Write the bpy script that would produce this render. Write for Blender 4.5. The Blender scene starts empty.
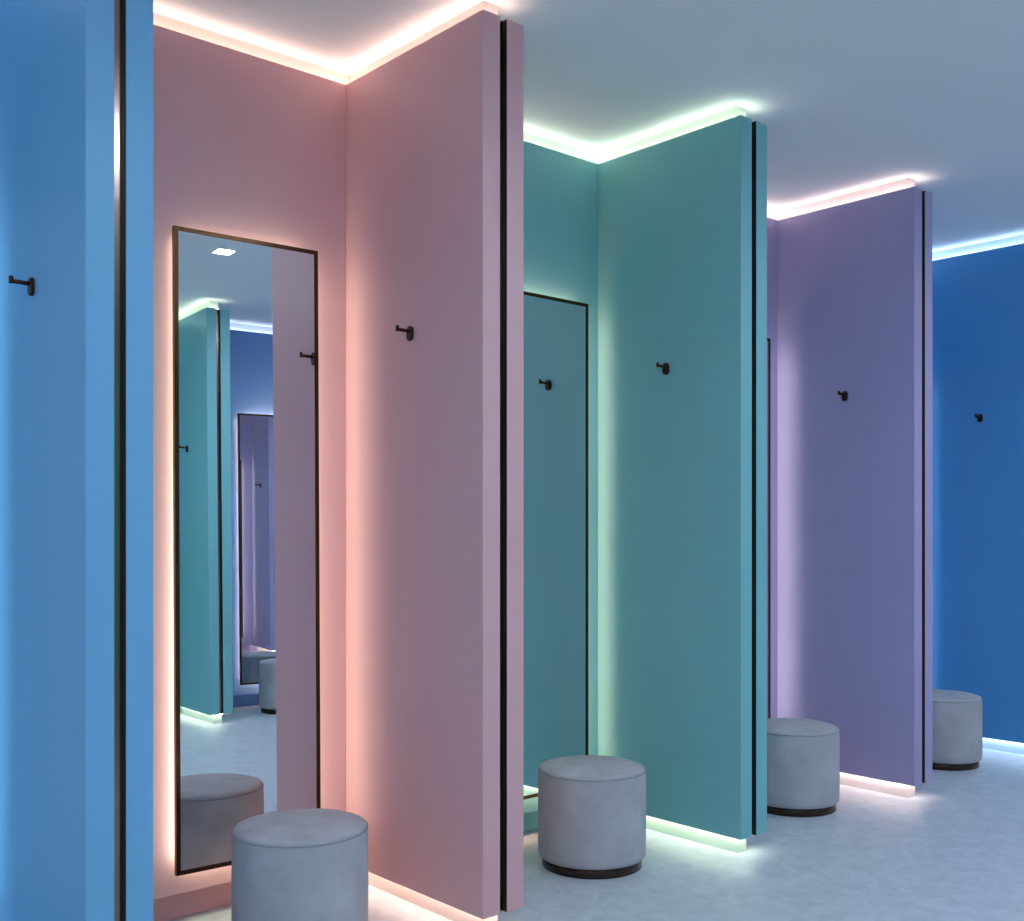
import bpy, bmesh, math, random
from mathutils import Vector, Matrix

C = bpy.context.scene.collection
S = 1.35            # layout unit -> metres
ZF = -0.96          # floor level in layout units (camera height = 0)
def zz(v): return (v - ZF) * S

# ---------------------------------------------------------------- camera
YAW = 0.7222
cd = bpy.data.cameras.new('camera'); cam = bpy.data.objects.new('camera', cd); C.objects.link(cam)
cam.location = (0, 0, zz(0)); cam.rotation_euler = (math.pi/2, 0, -YAW)
cd.sensor_width = 36; cd.lens = 36*1098.16/1024; cd.shift_y = (528.61-460.5)/1024
cd.clip_start = .02
bpy.context.scene.camera = cam

# ---------------------------------------------------------------- world, exposure, light levels
w = bpy.data.worlds.new('world'); bpy.context.scene.world = w; w.use_nodes = True
bg = w.node_tree.nodes['Background']; bg.inputs[0].default_value = (.55, .74, 1.0, 1); bg.inputs[1].default_value = .7
vs = bpy.context.scene.view_settings
vs.view_transform = 'Standard'; vs.look = 'None'; vs.gamma = 1; vs.exposure = 0; vs.use_curve_mapping = False
DOWN = (0.68, 0.83, 1.0, 375)       # ceiling downlights
LED = {'pink': (1.0, .86, .74), 'green': (.98, 1.0, .82), 'purple': (1.0, .84, .76), 'blue': (.70, .87, 1.0), 'lavender': (1.0, .90, .92)}
K_TOP, K_BOT = 9, 12
K_MIR = {'pink': 8.3, 'green': 17, 'purple': 8.5, 'blue': 7, 'lavender': 260, 'sky': 4}
# the tape behind each mirror is a more neutral white than the coloured cove tape
LEDMIR = {'pink': (.90, 1.0, .78), 'green': (1.0, .58, .40), 'purple': (.97, 1.0, .84), 'blue': (.85, .95, 1.0), 'lavender': (1.0, .58, .42),
          'sky': (1.0, .86, .80), 'violet': (.9, .9, 1.0)}
bpy.context.scene.cycles.max_bounces = 14
bpy.context.scene.cycles.diffuse_bounces = 6
bpy.context.scene.cycles.glossy_bounces = 6
bpy.context.scene.cycles.sample_clamp_indirect = 6

# ---------------------------------------------------------------- materials
def mat(name, col, rough=.6, metal=0, noise=None, bump=None, spec=.5):
    m = bpy.data.materials.new(name); m.use_nodes = True; n = m.node_tree.nodes; l = m.node_tree.links
    b = n['Principled BSDF']; b.inputs['Base Color'].default_value = (*col, 1); b.inputs['Roughness'].default_value = rough
    b.inputs['Metallic'].default_value = metal; b.inputs['Specular IOR Level'].default_value = spec
    tc = n.new('ShaderNodeTexCoord')
    if noise:                                   # (scale, amount, detail)
        t = n.new('ShaderNodeTexNoise'); t.inputs['Scale'].default_value = noise[0]; t.inputs['Detail'].default_value = noise[2]
        l.new(tc.outputs['Object'], t.inputs['Vector'])
        r = n.new('ShaderNodeMapRange'); r.inputs['From Min'].default_value = .3; r.inputs['From Max'].default_value = .7
        r.inputs['To Min'].default_value = 1-noise[1]; r.inputs['To Max'].default_value = 1+noise[1]*.5
        l.new(t.outputs['Fac'], r.inputs['Value'])
        mx = n.new('ShaderNodeVectorMath'); mx.operation = 'SCALE'; mx.inputs[0].default_value = col
        l.new(r.outputs[0], mx.inputs['Scale']); l.new(mx.outputs[0], b.inputs['Base Color'])
    if bump:                                    # (scale, strength)
        t = n.new('ShaderNodeTexNoise'); t.inputs['Scale'].default_value = bump[0]; t.inputs['Detail'].default_value = 5
        l.new(tc.outputs['Object'], t.inputs['Vector'])
        bp = n.new('ShaderNodeBump'); bp.inputs['Strength'].default_value = bump[1]; bp.inputs['Distance'].default_value = .004
        l.new(t.outputs['Fac'], bp.inputs['Height']); l.new(bp.outputs[0], b.inputs['Normal'])
    return m
def emit(name, col, k):
    m = bpy.data.materials.new(name); m.use_nodes = True; n = m.node_tree.nodes
    b = n['Principled BSDF']; b.inputs['Base Color'].default_value = (.9, .9, .9, 1)
    b.inputs['Emission Color'].default_value = (*col, 1); b.inputs['Emission Strength'].default_value = k
    return m
PAINT = {
    'pink':   mat('pink_paint',   (.78, .43, .43), .42, noise=(1.2, .03, 2)),
    'green':  mat('teal_paint',   (.21, .52, .54), .42, noise=(1.2, .03, 2)),
    'purple': mat('purple_paint', (.44, .37, .59), .42, noise=(1.2, .03, 2)),
    'blue':   mat('blue_paint',   (.095, .35, .68), .42, noise=(1.2, .03, 2)),
    'violet': mat('blue_violet_paint', (.15, .31, .60), .42, noise=(1.2, .03, 2)),
    'sky':    mat('light_blue_paint', (.18, .44, .68), .42, noise=(1.2, .03, 2)),
}
LED['sky'] = (.85, .90, 1.0)
LED['violet'] = (.80, .88, 1.0); K_MIR['violet'] = 5
LEDM = {k: (emit(k+'_led_top', c, K_TOP), emit(k+'_led_bottom', c, K_BOT), emit(k+'_led_mirror', LEDMIR[k], K_MIR[k])) for k, c in LED.items()}
CEIL = mat('white_ceiling_paint', (.92, .92, .91), .8)
WALL = mat('white_wall_paint', (.72, .74, .78), .8)
RAIL = {k: mat(k+'_frosted_rail', c, .4) for k, c in {'pink': (.78, .64, .58), 'green': (.66, .76, .64), 'purple': (.78, .68, .66), 'blue': (.62, .73, .84), 'sky': (.60, .70, .84), 'violet': (.62, .68, .84)}.items()}
BRONZE = mat('dark_bronze', (.12, .05, .022), .24, .95)
INLAY = mat('brushed_inlay_metal', (.30, .21, .17), .19, 1.0)
BLACK = mat('black_groove_lining', (.016, .007, .006), .5)
BRONZE_HOOK = mat('hook_bronze', (.07, .035, .02), .32, .9)
GLASS = mat('mirror_glass', (.86, .88, .89), .0, 1.0)
BACKER = mat('mirror_backer', (.05, .05, .05), .6)
FABRIC = mat('grey_suede', (.51, .49, .50), .95, noise=(8, .17, 5), bump=(90, .25), spec=.1)
SEAM = mat('grey_seam', (.33, .33, .36), .9)
BASE = mat('pouf_base_bronze', (.07, .045, .035), .22, .9)
DIFF = emit('downlight_diffuser', DOWN[:3], DOWN[3])
TRIMW = mat('downlight_trim_white', (.85, .85, .85), .5)

def floor_mat():
    m = mat('polished_plaster_floor', (.60, .63, .67), .38, spec=.5); n = m.node_tree.nodes; l = m.node_tree.links; b = n['Principled BSDF']
    tc = n.new('ShaderNodeTexCoord')
    def noise(s, d, dist=0):
        t = n.new('ShaderNodeTexNoise'); t.inputs['Scale'].default_value = s; t.inputs['Detail'].default_value = d; t.inputs['Distortion'].default_value = dist
        l.new(tc.outputs['Object'], t.inputs['Vector']); return t
    a = noise(14, 8, .8); r = n.new('ShaderNodeValToRGB')
    r.color_ramp.elements[0].position = .33; r.color_ramp.elements[0].color = (.50, .53, .565, 1)
    r.color_ramp.elements[1].position = .62; r.color_ramp.elements[1].color = (.61, .635, .665, 1)
    l.new(a.outputs['Fac'], r.inputs[0]); l.new(r.outputs[0], b.inputs['Base Color'])
    c = noise(38, 7, .6); bp = n.new('ShaderNodeBump'); bp.inputs['Strength'].default_value = .22; bp.inputs['Distance'].default_value = .004
    l.new(c.outputs['Fac'], bp.inputs['Height']); l.new(bp.outputs[0], b.inputs['Normal'])
    d = noise(7, 4); mr = n.new('ShaderNodeMapRange'); mr.inputs['To Min'].default_value = .26; mr.inputs['To Max'].default_value = .50
    l.new(d.outputs['Fac'], mr.inputs['Value']); l.new(mr.outputs[0], b.inputs['Roughness'])
    return m
FLOOR = floor_mat()

# ---------------------------------------------------------------- mesh helpers
def box(bm, x0, x1, y0, y1, z0, z1, bevel=0):
    v = [bm.verts.new((x, y, z)) for x in (x0, x1) for y in (y0, y1) for z in (z0, z1)]
    fs = [bm.faces.new([v[i] for i in f]) for f in ((0,1,3,2),(4,6,7,5),(0,4,5,1),(2,3,7,6),(0,2,6,4),(1,5,7,3))]
    if bevel:
        es = {e for f in fs for e in f.edges}
        bmesh.ops.bevel(bm, geom=list(es), offset=bevel, segments=2, affect='EDGES', profile=.5)
def link(name, bm, m, parent=None, smooth=False):
    bmesh.ops.recalc_face_normals(bm, faces=bm.faces)
    me = bpy.data.meshes.new(name); bm.to_mesh(me); bm.free()
    if smooth:
        for p in me.polygons: p.use_smooth = True
    me.materials.append(m)
    o = bpy.data.objects.new(name, me); C.objects.link(o)
    if parent: o.parent = parent
    return o
def thing(name, label, cat, loc=(0, 0, 0), group=None, rz=0):
    o = bpy.data.objects.new(name, None); C.objects.link(o); o.location = loc; o.rotation_euler = (0, 0, rz)
    o.empty_display_size = .1; o['label'] = label; o['category'] = cat
    if group: o['group'] = group
    return o
def structure(name, bm, m, label=None, cat=None):
    o = link(name, bm, m); o['kind'] = 'structure'
    if label: o['label'] = label
    if cat: o['category'] = cat
    return o
def partbox(name, m, parent, *b, bevel=0):
    bm = bmesh.new(); box(bm, *b, bevel=bevel); return link(name, bm, m, parent)

# ---------------------------------------------------------------- layout numbers (layout units)
CEILZ = 1.251
TH = .1274; LEAF = .053; CORE = .038
PZT, PZB = 1.2035, -.906           # partition leaves, top and bottom
WZT, WZB = 1.2039, -.886           # booth back panels
YF, YB = 1.955, 2.5308             # booth fronts and backs
PX = [.734, 1.6305, 2.609, 3.611, 4.6785]
OYF, OYB = -.405, -.893             # opposite row fronts and backs
OX = [1.40, 2.342, 3.35]

# ---------------------------------------------------------------- room shell
def shell():
    x0, x1, y0, y1 = -2.2*S, 6.0*S, -1.0*S, 2.63*S
    bm = bmesh.new(); box(bm, x0, x1, y0, y1, -.12, 0)
    structure('floor', bm, FLOOR, 'pale grey polished plaster floor running through the whole fitting area', 'floor')
    bm = bmesh.new(); box(bm, x0, x1, y0, y1, zz(CEILZ), zz(CEILZ)+.12)
    structure('ceiling', bm, CEIL, 'plain white ceiling above all the booths', 'ceiling')
    H = zz(CEILZ)
    bm = bmesh.new(); box(bm, x0, x1, y1, y1+.12, 0, H)
    structure('wall_back', bm, WALL, 'white wall behind the row of booths', 'wall')
    bm = bmesh.new(); box(bm, x0, x1, y0-.12, y0, 0, H)
    structure('wall_front', bm, WALL, 'white wall behind the facing row of booths', 'wall')
    bm = bmesh.new(); box(bm, x1, x1+.12, y0, y1, 0, H)
    structure('wall_right', bm, WALL, 'white end wall closing the aisle', 'wall')
shell()

# ---------------------------------------------------------------- booth pieces
def partition(x, yf, yb, paint, label, group, bx=0):
    """free-standing double-leaf partition; yf = open end, yb = end at the booth's back; the lit side faces -x"""
    sg = 1 if yb > yf else -1
    t = thing('partition', label, 'partition', (x*S, yf*S, 0), group)
    D = abs(yb-yf)*S
    def yy(a, b): return (a, b) if sg > 0 else (-b, -a)
    P = PAINT[paint]; H = zz(CEILZ); zb, zt = zz(PZB), zz(PZT)
    l0, l1, l2, l3 = 0, LEAF*S, (TH-.0525)*S, TH*S
    partbox('side_panel', P, t, l0, l1, *yy(0, D+.045*S), zb, zt, bevel=.0015)
    partbox('side_panel', P, t, l2, l3, *yy(0, D+.045*S), zb, zt, bevel=.0015)
    partbox('metal_inlay', INLAY, t, l1, l2-.001*S, *yy(.015*S, D), zb, zt)
    partbox('groove_lining', BLACK, t, l2-.001*S, l2-.0002, *yy(.0012, D), zb, zt)
    c0, c1 = CORE*S, (TH-.046)*S
    partbox('plinth', RAIL[paint], t, c0, c1, *yy((CORE+.004)*S, D+.04*S), 0, zb)
    partbox('cap', RAIL[paint], t, c0, c1, *yy((CORE+.004)*S, D+.04*S), zt, H)
    # led tape on the leaf's top and bottom edges, against the plinth and cap, turning round the open end
    top, bot, _ = LEDM[paint]
    a0, a1 = (CORE-.014)*S, (CORE-.004)*S
    for m, z0, z1 in ((top, zt+.001, zt+.005), (bot, zb-.005, zb-.001)):
        bm = bmesh.new()
        box(bm, a0, a1, *yy(a1, D+.02*S), z0, z1)
        box(bm, a0, l3-.012*S, *yy(a0, a1), z0, z1)
        link('led_strip', bm, m, t)
    return t

def back_panel(x0, x1, y, paint, label, group, facing=-1):
    """coloured panel across the back of a booth; facing -1 looks towards -y"""
    t = thing('back_panel', label, 'wall panel', ((x0+x1)/2*S, y*S, 0), group)
    hw = (x1-x0)/2*S - .001; P = PAINT[paint]; H = zz(CEILZ); zb, zt = zz(WZB), zz(WZT)
    def yy(a, b): return (a, b) if facing < 0 else (-b, -a)
    partbox('panel', P, t, -hw, hw, *yy(.001, .05*S), zb, zt, bevel=.0015)
    partbox('plinth', P, t, -hw, hw+.038*S, *yy(.05*S, .095*S), 0, zb)
    partbox('cap', RAIL[paint], t, -hw, hw+.038*S, *yy(.04*S, .095*S), zt, H)
    bm = bmesh.new(); box(bm, -hw, hw+.02*S, *yy(.026*S, .036*S), zt+.001, zt+.005)
    link('led_strip', bm, LEDM[paint][0], t)
    return t

MW, MZT, MZB = .387, .7245, -.827
def wall_mirror(xc, y, wall, led, label, group, rz=0, tilt=0, facing=-1, width=MW, zb=MZB):
    """slim framed mirror standing off the wall; origin on the mirror's front plane at its foot"""
    t = thing('wall_mirror', label, 'mirror', (xc*S, y*S, zz(zb)), group, rz if facing < 0 else math.pi+rz)
    t.rotation_euler[0] = tilt
    hw = width/2*S; h = (MZT-zb)*S; fw = .0105*S; d = .013*S
    bm = bmesh.new()
    box(bm, -hw, -hw+fw, 0, d, 0, h); box(bm, hw-fw, hw, 0, d, 0, h)
    box(bm, -hw+fw, hw-fw, 0, d, 0, fw); box(bm, -hw+fw, hw-fw, 0, d, h-fw, h)
    link('frame', bm, BRONZE, t)
    partbox('mirror_glass', GLASS, t, -hw+fw, hw-fw, .002, d-.004, fw, h-fw)
    partbox('backing_board', BACKER, t, -hw+.002, hw-.002, d-.004, d-.0005, .002, h-.002)
    gap = abs(wall-y)*S - width/2*S*abs(math.sin(rz)) - abs(math.tan(tilt))*(MZT-zb)*S*0
    i = .022*S
    g0, g1 = d, gap-.006
    partbox('mounting_box', TRIMW, t, -hw+i+.03, hw-i-.03, g0, g1, i+.03, h-i-.03)
    bm = bmesh.new(); s = .004; y0, y1 = d+.001, g1
    box(bm, -hw+i, -hw+i+s, y0, y1, i, h-i); box(bm, hw-i-s, hw-i, y0, y1, i, h-i)
    box(bm, -hw+i+s, hw-i-s, y0, y1, i, i+s); box(bm, -hw+i+s, hw-i-s, y0, y1, h-i-s, h-i)
    link('led_strip', bm, LEDM[led][2], t)
    return t

def lathe(bm, prof, n=72):
    rings = []
    for r, z in prof:
        if r < 1e-6: rings.append([bm.verts.new((0, 0, z))])
        else: rings.append([bm.verts.new((r*math.cos(2*math.pi*k/n), r*math.sin(2*math.pi*k/n), z)) for k in range(n)])
    for a, b in zip(rings, rings[1:]):
        for k in range(n):
            q = [a[k % len(a)], a[(k+1) % len(a)], b[(k+1) % len(b)], b[k % len(b)]]
            q = [v for i, v in enumerate(q) if v not in q[:i]]
            if len(q) > 2: bm.faces.new(q)

def make_pouf(label, group):
    t = thing('pouf', label, 'pouf', (0, 0, 0), group)
    R =   .1538*S; hs = .2705*S; hb = .026*S; rb = .1425*S
    bm = bmesh.new(); lathe(bm, [(0, 0), (rb, 0), (rb, hb+.004), (0, hb+.004)]); b = link('base', bm, BASE, t)
    bm = bmesh.new()
    lathe(bm, [(0, hb), (R-.016, hb), (R-.007, hb+.002), (R-.002, hb+.009), (R, hb+.02), (R+.001, hb+.15), (R, hs-.02), (R-.001, hs-.004), (R-.002, hs), (0, hs)])
    link('body', bm, FABRIC, t, True)
    bm = bmesh.new()
    lathe(bm, [(0, hs), (R-.003, hs+.0005), (R-.003, hs+.004), (R-.007, hs+.011), (R-.026, hs+.017), (R*.6, hs+.0235), (R*.3, hs+.027), (0, hs+.028)])
    link('seat_top', bm, FABRIC, t, True)
    bm = bmesh.new(); n, k = 96, 8; rs = []
    for i in range(n):
        a = 2*math.pi*i/n; ring = []
        for j in range(k):
            p = 2*math.pi*j/k; r = R-.0012+.0022*math.cos(p); ring.append(bm.verts.new((r*math.cos(a), r*math.sin(a), hs+.001+.0022*math.sin(p))))
        rs.append(ring)
    for i in range(n):
        for j in range(k): bm.faces.new((rs[i][j], rs[(i+1) % n][j], rs[(i+1) % n][(j+1) % k], rs[i][(j+1) % k]))
    link('piping', bm, SEAM, t, True)
    for o in t.children:
        if o.name.startswith('base'):
            for p in o.data.polygons: p.use_smooth = abs(p.normal.z) < .5
    return t

def tube(bm, pts, r, n=14):
    """round bar through pts with closed, slightly rounded ends"""
    pts = [Vector(p) for p in pts]; rings = []
    def ring(c, d, rr):
        d = d.normalized(); u = d.orthogonal().normalized(); v = d.cross(u)
        return [bm.verts.new(c+u*rr*math.cos(2*math.pi*k/n)+v*rr*math.sin(2*math.pi*k/n)) for k in range(n)]
    d = pts[1]-pts[0]
    rings.append(ring(pts[0], d, r*.75)); rings.append(ring(pts[0]+d.normalized()*r*.25, d, r))
    d = pts[-1]-pts[-2]
    rings.append(ring(pts[-1]-d.normalized()*r*.25, d, r)); rings.append(ring(pts[-1], d, r*.75))
    for a, b in zip(rings, rings[1:]):
        for k in range(n): bm.faces.new((a[k], a[(k+1) % n], b[(k+1) % n], b[k]))
    bm.faces.new(rings[0]); bm.faces.new(list(reversed(rings[-1])))

def make_hook(label, group):
    """coat hook: upright capsule plate on a face looking -x, round arm, upturned tip"""
    t = thing('coat_hook', label, 'hook', (0, 0, 0), group)
    w, h, d = .0115*S, .0185*S, .0075*S
    bm = bmesh.new(); n = 24; outer = []
    prof = []
    for k in range(n):
        a = 2*math.pi*k/n; y = w*math.cos(a); z = w*math.sin(a) + (h-w)*(1 if math.sin(a) >= 0 else -1)
        prof.append((y, z))
    layers = [(0, 1.0), (-d*.8, 1.0), (-d, .88)]
    rs = [[bm.verts.new((x, y*s, z*s)) for y, z in prof] for x, s in layers]
    for a, b in zip(rs, rs[1:]):
        for k in range(n): bm.faces.new((a[k], a[(k+1) % n], b[(k+1) % n], b[k]))
    bm.faces.new(rs[0]); bm.faces.new(list(reversed(rs[-1])))
    link('wall_plate', bm, BRONZE_HOOK, t)
    za = .0055*S
    bm = bmesh.new(); tube(bm, [(-d*.5, 0, za), (-.041*S, 0, za+.001)], .0044*S); link('arm', bm, BRONZE_HOOK, t, True)
    bm = bmesh.new(); tube(bm, [(-.0415*S, 0, za-.0045*S), (-.0415*S, 0, za+.0105*S)], .0046*S, 16); link('tip', bm, BRONZE_HOOK, t, True)
    return t

def copy_thing(src, loc, label):
    r = src.copy(); C.objects.link(r); r.location = loc; r['label'] = label
    for ch in list(src.children):
        c = ch.copy(); C.objects.link(c); c.parent = r
    return r

def downlight(x, y, label, group):
    t = thing('ceiling_light', label, 'ceiling light', (x*S, y*S, zz(CEILZ)), group)
    a, b = .036*S, .041*S
    bm = bmesh.new()
    box(bm, -b, b, -b, -a, -.006, 0); box(bm, -b, b, a, b, -.006, 0); box(bm, -b, -a, -a, a, -.006, 0); box(bm, a, b, -a, a, -.006, 0)
    link('trim_ring', bm, TRIMW, t)
    partbox('diffuser', DIFF, t, -a, a, -a, a, -.004, -.001)
    return t

# ---------------------------------------------------------------- main row
G1 = 'partitions of the main row'
partition(PX[0], 2.0, YB, 'sky', 'bright blue partition with dark metal inlay, nearest on the left edge', G1)
partition(PX[1], YF-.002, YB, 'pink', 'dusty pink partition with dark metal inlay between pink and teal booths', G1)
partition(PX[2], YF, YB, 'green', 'teal green partition with dark metal inlay in the middle of the row', G1)
partition(PX[3], YF+.005, YB, 'purple', 'purple partition with dark metal inlay beside the last blue booth', G1)
partition(PX[4], YF+.005, YB, 'blue', 'deep blue partition closing the row at the right edge', G1)
G2 = 'booth back panels'
BW = [(-.18, PX[0], 'sky', 'blue back panel of the nearest booth, left of the blue partition'),
      (PX[0]+TH, PX[1], 'pink', 'dusty pink back panel behind the large backlit mirror'),
      (PX[1]+TH, PX[2], 'green', 'teal green back panel behind the half hidden mirror'),
      (PX[2]+TH, PX[3], 'purple', 'purple back panel, only a sliver showing beside the purple partition'),
      (PX[3]+TH, PX[4], 'blue', 'deep blue back panel of the last booth, hidden behind the purple partition')]
for x0, x1, p, lab in BW: back_panel(x0, x1, YB, p, lab, G2)
G3 = 'backlit wall mirrors'
wall_mirror(.42, YB-.04, YB, 'blue', 'backlit mirror in the nearest blue booth beyond the left edge', G3)
wall_mirror(1.3209, YB-.045-.0076, YB, 'pink', 'tall backlit mirror with slim bronze frame on the pink wall', G3, rz=-.040, tilt=-.0098)
wall_mirror(2.3327, YB-.04, YB, 'green', 'tall backlit mirror on the teal wall, half hidden by the pink partition', G3, rz=.02)
wall_mirror(3.315, YB-.04, YB, 'purple', 'backlit mirror on the purple wall, only its frame edge showing', G3)
wall_mirror(4.38, YB-.04, YB, 'blue', 'backlit mirror in the last blue booth, hidden by the purple partition', G3)

# ---------------------------------------------------------------- facing row, seen in the mirrors
G4 = 'partitions of the facing row'
partition(OX[1], OYF, OYB, 'green', 'teal partition seen in reflection inside the pink booth mirror', G4)
partition(OX[2], OYF, OYB, 'blue', 'blue partition of the facing row, past the reflected blue booth', G4)
back_panel(OX[0], OX[1], OYB, 'green', 'teal back panel of the facing row, beside the reflected teal partition', G2, 1)
back_panel(OX[1]+TH, OX[2], OYB, 'violet', 'blue violet back panel seen reflected in the pink booth mirror', G2, 1)
wall_mirror(2.898, OYB+.04, OYB, 'lavender', 'white glowing backlit mirror of the facing row, reflected inside the large pink booth mirror', G3, rz=.086, facing=1)

# ---------------------------------------------------------------- poufs
G5 = 'round grey poufs'
p0 = make_pouf('round grey suede pouf in the pink booth, nearest and cut by the bottom edge', G5)
p0.location = (1.304*S, 2.215*S, 0)
copy_thing(p0, (2.252*S, 2.21*S, 0), 'round grey pouf in the teal booth, fully visible with dark base')
copy_thing(p0, (3.237*S, 2.205*S, 0), 'round grey pouf in the purple booth, partly behind the teal partition')
copy_thing(p0, (4.29*S, 2.21*S, 0), 'round grey pouf in the last blue booth, right of the purple partition')
copy_thing(p0, (2.88*S, -.63*S, 0), 'round pouf seen only in the mirror before the reflected blue booth')

# ---------------------------------------------------------------- hooks
G6 = 'bronze coat hooks'
HZ = zz(.4903)
h0 = make_hook('dark bronze coat hook on the blue partition at the left edge', G6)
h0.location = (PX[0]*S-.0003, 2.2845*S, zz(.484))
HY = 2.237
copy_thing(h0, (PX[1]*S-.0003, 2.234*S, zz(.489)), 'bronze coat hook on the pink partition')
copy_thing(h0, (PX[2]*S-.0003, HY*S, zz(.495)), 'dark coat hook on the teal partition')
copy_thing(h0, (PX[3]*S-.0003, (HY-.003)*S, HZ), 'dark coat hook on the purple partition')
copy_thing(h0, (PX[4]*S-.0003, (HY-.003)*S, zz(.48)), 'small dark coat hook on the deep blue partition at right')
copy_thing(h0, (OX[1]*S-.0003, -.687*S, HZ), 'dark coat hook on the reflected teal partition in the mirror')

# ---------------------------------------------------------------- ceiling lights
G7 = 'square ceiling downlights'
LX = [1.38+.69*k for k in range(-4, 7)]
LL = ['square downlight furthest left, behind the viewer', 'square downlight second from the left end, behind the viewer', 'square downlight directly above the viewer',
      'square downlight just ahead of the viewer', 'square downlight mirrored in the metal inlay of the light blue partition', 'small square downlight seen glowing in the pink booth mirror',
      'square downlight over the aisle beside the teal partition', 'square downlight over the aisle past the teal partition', 'square downlight over the aisle beside the purple partition',
      'square downlight over the aisle before the last booth', 'square downlight over the far end of the aisle']
for x, lab in zip(LX, LL): downlight(x, .5, lab, G7)
